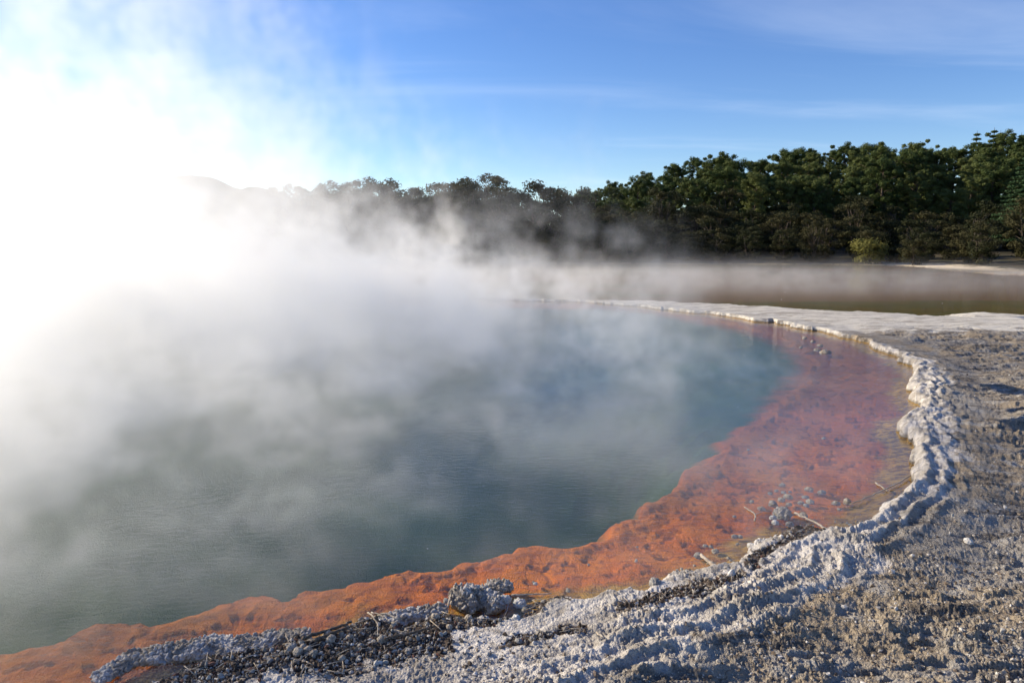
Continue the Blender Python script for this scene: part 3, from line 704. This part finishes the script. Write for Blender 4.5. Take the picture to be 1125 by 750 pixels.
stick([(347,728),(365,719),(384,711)], .015, .010, M_dwood, 'thick dark branch just under the long dark one', .035, seed=8)
stick([(423,725),(450,719),(478,711)], .012, .008, M_dwood, 'dark stick across the gravel right of the pale sticks', .05, seed=9)
stick([(562,655),(584,654),(606,653)], .007, .004, M_wood, 'thin straight stick lying in the water right of the flat slab', .012, seed=10)
stick([(593,669),(604,663),(626,662)], .010, .007, M_sinter, 'crusted twig in front of the thin straight stick', .02, seed=11)
stick([(495,659),(493,668),(492,673)], .007, .008, M_wood, 'crusted twig propping the left side of the knobbly mass', .05, seed=12)
stick([(655,720),(663,729)], .007, .005, M_wood, 'short pale twig lying on the white bank near the bottom', .02, seed=13)

# ---------------------------------------------------------------- gravel (uncountable) and white flecks for water glints and bubbles
def scatter(name, N, region, smin, smax, tones, seed, keep, lift=.3, kind_label=None):
    r_ = np.random.default_rng(seed)
    u = r_.uniform(region[0], region[2], N); v = r_.uniform(region[1], region[3], N)
    xy = np.array([px(a, b) for a, b in zip(u, v)]); z, mk = fields(xy[:, 0], xy[:, 1])
    kp = keep(xy[:, 0], xy[:, 1], z, mk, r_); xy = xy[kp]; z = z[kp]; n = len(xy)
    V0, F0 = ICO[1]; m = len(V0)
    s = smin+(smax-smin)*r_.power(.35, n)**1.0; s = smin+(smax-smin)*r_.uniform(0, 1, n)**3
    V = V0[None]*(1+r_.normal(size=(n, m))*.26)[..., None]*(s[:, None]*r_.uniform(.4, 1.4, (n, 3)))[:, None, :]
    a = r_.uniform(0, 6.28, n); ca, sa = np.cos(a)[:, None], np.sin(a)[:, None]
    V = np.stack([V[..., 0]*ca-V[..., 1]*sa, V[..., 0]*sa+V[..., 1]*ca, V[..., 2]], -1)
    V += np.stack([xy[:, 0], xy[:, 1], z+s*lift], 1)[:, None, :]
    F = (F0[None]+(np.arange(n)*m)[:, None, None]).reshape(-1, 3)
    me = mesh_np(name, V.reshape(-1, 3), F, False)
    T = np.array(tones)[r_.integers(0, len(tones), n)]*r_.uniform(.7, 1.2, (n, 1)); T = np.repeat(np.hstack([T, np.ones((n, 1))]), m, 0)
    at = me.attributes.new('tone', 'FLOAT_COLOR', 'POINT'); at.data.foreach_set('color', T.astype(np.float32).ravel())
    print(name, n)
    return me
TONE = [(.42,.39,.35),(.34,.30,.25),(.50,.47,.43),(.16,.12,.09),(.10,.075,.055),(.26,.21,.16)]
def keep_land(x, y, z, mk, r_):
    dens = .16+.35*sstep(.5, .66, fbm2(x*1.1, y*1.1, 4, 7))-.12*mk['m_rim']; dens = np.maximum(dens, mk['m_debris']*1.0)
    dens *= (1-.8*mk['m_flat'])*(mk['m_bed'] < .5)
    return r_.uniform(0, 1, len(x)) < dens
me = scatter('gravel', 60000, (-60, 400, 1260, 860), .004, .019, TONE, 5, keep_land)
tag(link('gravel', me, M_gravel), 'loose crumbs of sinter and gravel strewn over the crusted shore', 'gravel', kind='stuff')
DT = [(.38,.35,.30),(.34,.31,.27),(.27,.245,.21),(.20,.175,.145),(.10,.075,.055),(.07,.05,.04),(.12,.06,.045),(.36,.33,.29),(.09,.065,.05),(.06,.045,.035)]
me = scatter('debris_gravel', 48000, (150, 560, 980, 800), .003, .019, DT, 6, lambda x, y, z, mk, r_: (r_.uniform(0, 1, len(x)) < mk['m_debris']*.9) & (z > -.09), .45)
tag(link('debris_gravel', me, M_gravel), 'dark and pale lumpy gravel with crusted bits piled along the near water edge', 'gravel', kind='stuff')
r_ = np.random.default_rng(77); T = []
while len(T) < 130:
    u, v = r_.uniform(190, 960), r_.uniform(565, 760); x, y = px(u, v); zz_, mk_ = fields(np.array([x]), np.array([y]))
    if mk_['m_debris'][0] < .6: continue
    a = r_.uniform(0, 6.28); l = r_.uniform(.03, .11); zb = max(float(zz_[0]), -.01)+.02
    d_ = np.array([math.cos(a), math.sin(a), r_.uniform(-.15, .25)])*l; p0 = np.array([x, y, zb])
    rr = r_.uniform(.0018, .0042)
    T.append(tube_np([p0-d_, p0+r_.normal(size=3)*.004, p0+d_*r_.uniform(.5, 1)], [rr, rr*.9, rr*.5], 5))
tag(link('twig_litter', tubes_mesh('twig_litter', T), M_wood), 'small bleached twigs tangled in the dark gravel by the water', 'twigs', kind='stuff')
me = scatter('glint_bubbles', 420, (0, 292, 1125, 620), .004, .011, [(.8,.8,.78)], 9, lambda x, y, z, mk, r_: ((mk['m_lake'] > .5) | ((mk['m_deep'] > .5) & (r_.uniform(0, 1, len(x)) < .25))) & (r_.uniform(0, 1, len(x)) < .8), 0)  # solid white flecks stand in for glints on the water, besides gas bubbles
V = np.empty(len(me.vertices)*3, np.float32); me.vertices.foreach_get('co', V); V = V.reshape(-1, 3)
m_ = 12; zc = V[:, 2].reshape(-1, m_).mean(1); Vc = V.reshape(-1, m_, 3); Vc[:, :, 2] -= zc[:, None]
ctr = Vc[:, :, :2].mean(1, keepdims=True); dist = np.linalg.norm(ctr, axis=2)
k_ = np.clip(dist/14, 1, 3.2)[..., None]; Vc[:, :, :2] = ctr+(Vc[:, :, :2]-ctr)*k_; Vc[:, :, 2] *= k_[..., 0]*.6
me.vertices.foreach_set('co', Vc.ravel()); me.update()
tag(link('glint_bubbles', me, M_glint_foam), 'tiny white flecks standing for water glints and gas bubbles on the pool and lake', 'glint_foam', kind='stuff')

# ---------------------------------------------------------------- steam
M_steam, nt = mat_new('steam'); g = G(nt)
pv = g.n('ShaderNodeVolumePrincipled', {'Color': (1, 1, 1, 1), 'Density': 1.0, 'Anisotropy': .31}); g.out(vol=pv)
def steam(name, lo, hi, res, label):
    me = bpy.data.meshes.new(name)
    bm = bmesh.new(); bmesh.ops.create_cube(bm, size=1); bm.to_mesh(me); bm.free()
    for v in me.vertices:
        for k in range(3): v.co[k] = lo[k] if v.co[k] < 0 else hi[k]
    o = link(name, me, M_steam); tag(o, label, 'steam', kind='stuff')
    ng = bpy.data.node_groups.new(name, 'GeometryNodeTree'); ng.interface.new_socket('Geometry', in_out='OUTPUT', socket_type='NodeSocketGeometry')
    g = G(ng); go = ng.nodes.new('NodeGroupOutput')
    p = g.n('GeometryNodeInputPosition'); sp = ng.nodes.new('ShaderNodeSeparateXYZ'); ng.links.new(p, sp.inputs[0]); x, y, z = sp.outputs
    def vm(v, sc, off=(0, 0, 0)): return g.n('ShaderNodeVectorMath', {0: v, 1: sc, 2: off}, operation='MULTIPLY_ADD')
    N0 = g.noise(vm(p, (1, 1, .12), (5.2, 0, 0)), .22, 2.0, .5, .4)
    N1 = g.noise(vm(p, (1, 1, .75), (3.1, 1.7, 0)), .30, 3.0, .5, .8)
    N2 = g.noise(vm(p, (.8, 1.05, .95)), 1.10, 5.0, .62, 1.2)
    N3 = g.noise(vm(p, (1, 1, .9), (9, 4, 0)), 2.6, 4.0, .6, 1.0)
    N = g.add(g.mul(N1, .40), g.add(g.mul(N2, .44), g.mul(N3, .16)))
    # how high the steam reaches: low by the right rim, far higher to the left
    left = g.rng(x, 9.0, -13.0)
    Ht = g.add(.7, g.add(g.mul(g.rng(x, 8.5, 2.5), 3.5), g.mul(g.math('POWER', g.rng(x, -1.0, -17.0), 1.3), 15.0)))
    Ht = g.mul(Ht, g.rng(g.add(y, g.mul(x, .0)), 11.0, 19.0, .22, 1.0))
    Ht = g.mul(Ht, g.rng(N0, .35, .65, .55, 1.5))
    hz = g.math('DIVIDE', z, Ht)
    lowf = g.n('ShaderNodeMapRange', {0: y, 1: 5.0, 2: 18.0, 3: 0.0, 4: 1.0}, interpolation_type='SMOOTHSTEP')
    thr = g.add(g.sub(.515, g.mul(left, .03)), g.mul(hz, .045))
    puff = g.rng(g.sub(N, thr), -.004, .050)
    fall = g.math('POWER', 2.718, g.mul(g.math('POWER', hz, 1.6), -1.5))
    amp = g.mul(g.mul(g.sub(.46, g.mul(g.rng(x, 0.0, -10.0), .36)), g.rng(x, 8.0, 2.0, .15, 1.0)), g.add(g.add(.22, g.mul(g.rng(x, 1.0, -6.0), .45)), g.mul(lowf, .55)))
    body = g.mul(g.mul(g.mul(puff, fall), amp), g.rng(x, -27.0, -17.0))
    # veil lying on the water, thicker to the left and far side
    nl = g.rng(x, 1.0, -9.0)
    vz = g.math('POWER', 2.718, g.math('DIVIDE', z, g.sub(-.6, g.mul(nl, 1.1))))
    veil = g.mul(vz, g.mul(g.rng(N, .465, .545, .10, 1.0), g.mul(g.add(g.mul(g.rng(x, 8.5, 0.0), .050), g.add(g.mul(left, .085), g.mul(nl, .48))), g.add(.9, g.mul(lowf, .15)))))
    haze = g.mul(g.math('POWER', 2.718, g.mul(hz, -1.2)), g.mul(g.mul(g.rng(x, -6.0, -14.0), g.rng(x, -27.0, -17.0)), g.rng(N1, .40, .58, .006, .026)))
    veil = g.add(veil, haze)
    pool = g.mul(g.rng(y, 34.0, 42.0, 1.0, 0.0), g.mul(g.rng(x, 5.5, 10.0, 1.0, 0.0), g.rng(y, 3.4, 6.0)))
    dens = g.mul(g.add(body, veil), pool)
    # low mist on the lake
    lk = g.mul(g.math('POWER', 2.718, g.mul(z, -1.5)), g.mul(g.rng(N, .44, .58, .12, 1.0), .065))
    lkm = g.mul(g.rng(y, 36.0, 44.0), g.mul(g.rng(y, 84.0, 66.0), g.rng(x, 52.0, 12.0, .25, 1.0)))
    dens = g.add(dens, g.mul(lk, lkm))
    dens = g.math('MAXIMUM', g.sub(dens, .0015), 0.0)
    vc = g.n('GeometryNodeVolumeCube', {'Density': dens, 'Min': lo, 'Max': hi, 'Resolution X': res[0], 'Resolution Y': res[1], 'Resolution Z': res[2]})
    sm = g.n('GeometryNodeSetMaterial', {'Geometry': vc, 'Material': M_steam}); ng.links.new(sm, go.inputs[0])
    md = o.modifiers.new('steam', 'NODES'); md.node_group = ng
    return o
steam('steam', (-17, 3.3, .01), (10.5, 17.0, 9.0), (300, 150, 98), 'wisps of steam drifting low over the near half of the pool')
steam('steam_cloud', (-28, 17.0, .01), (52, 86, 20), (280, 240, 68), 'thick white steam billowing from the far half of the pool')
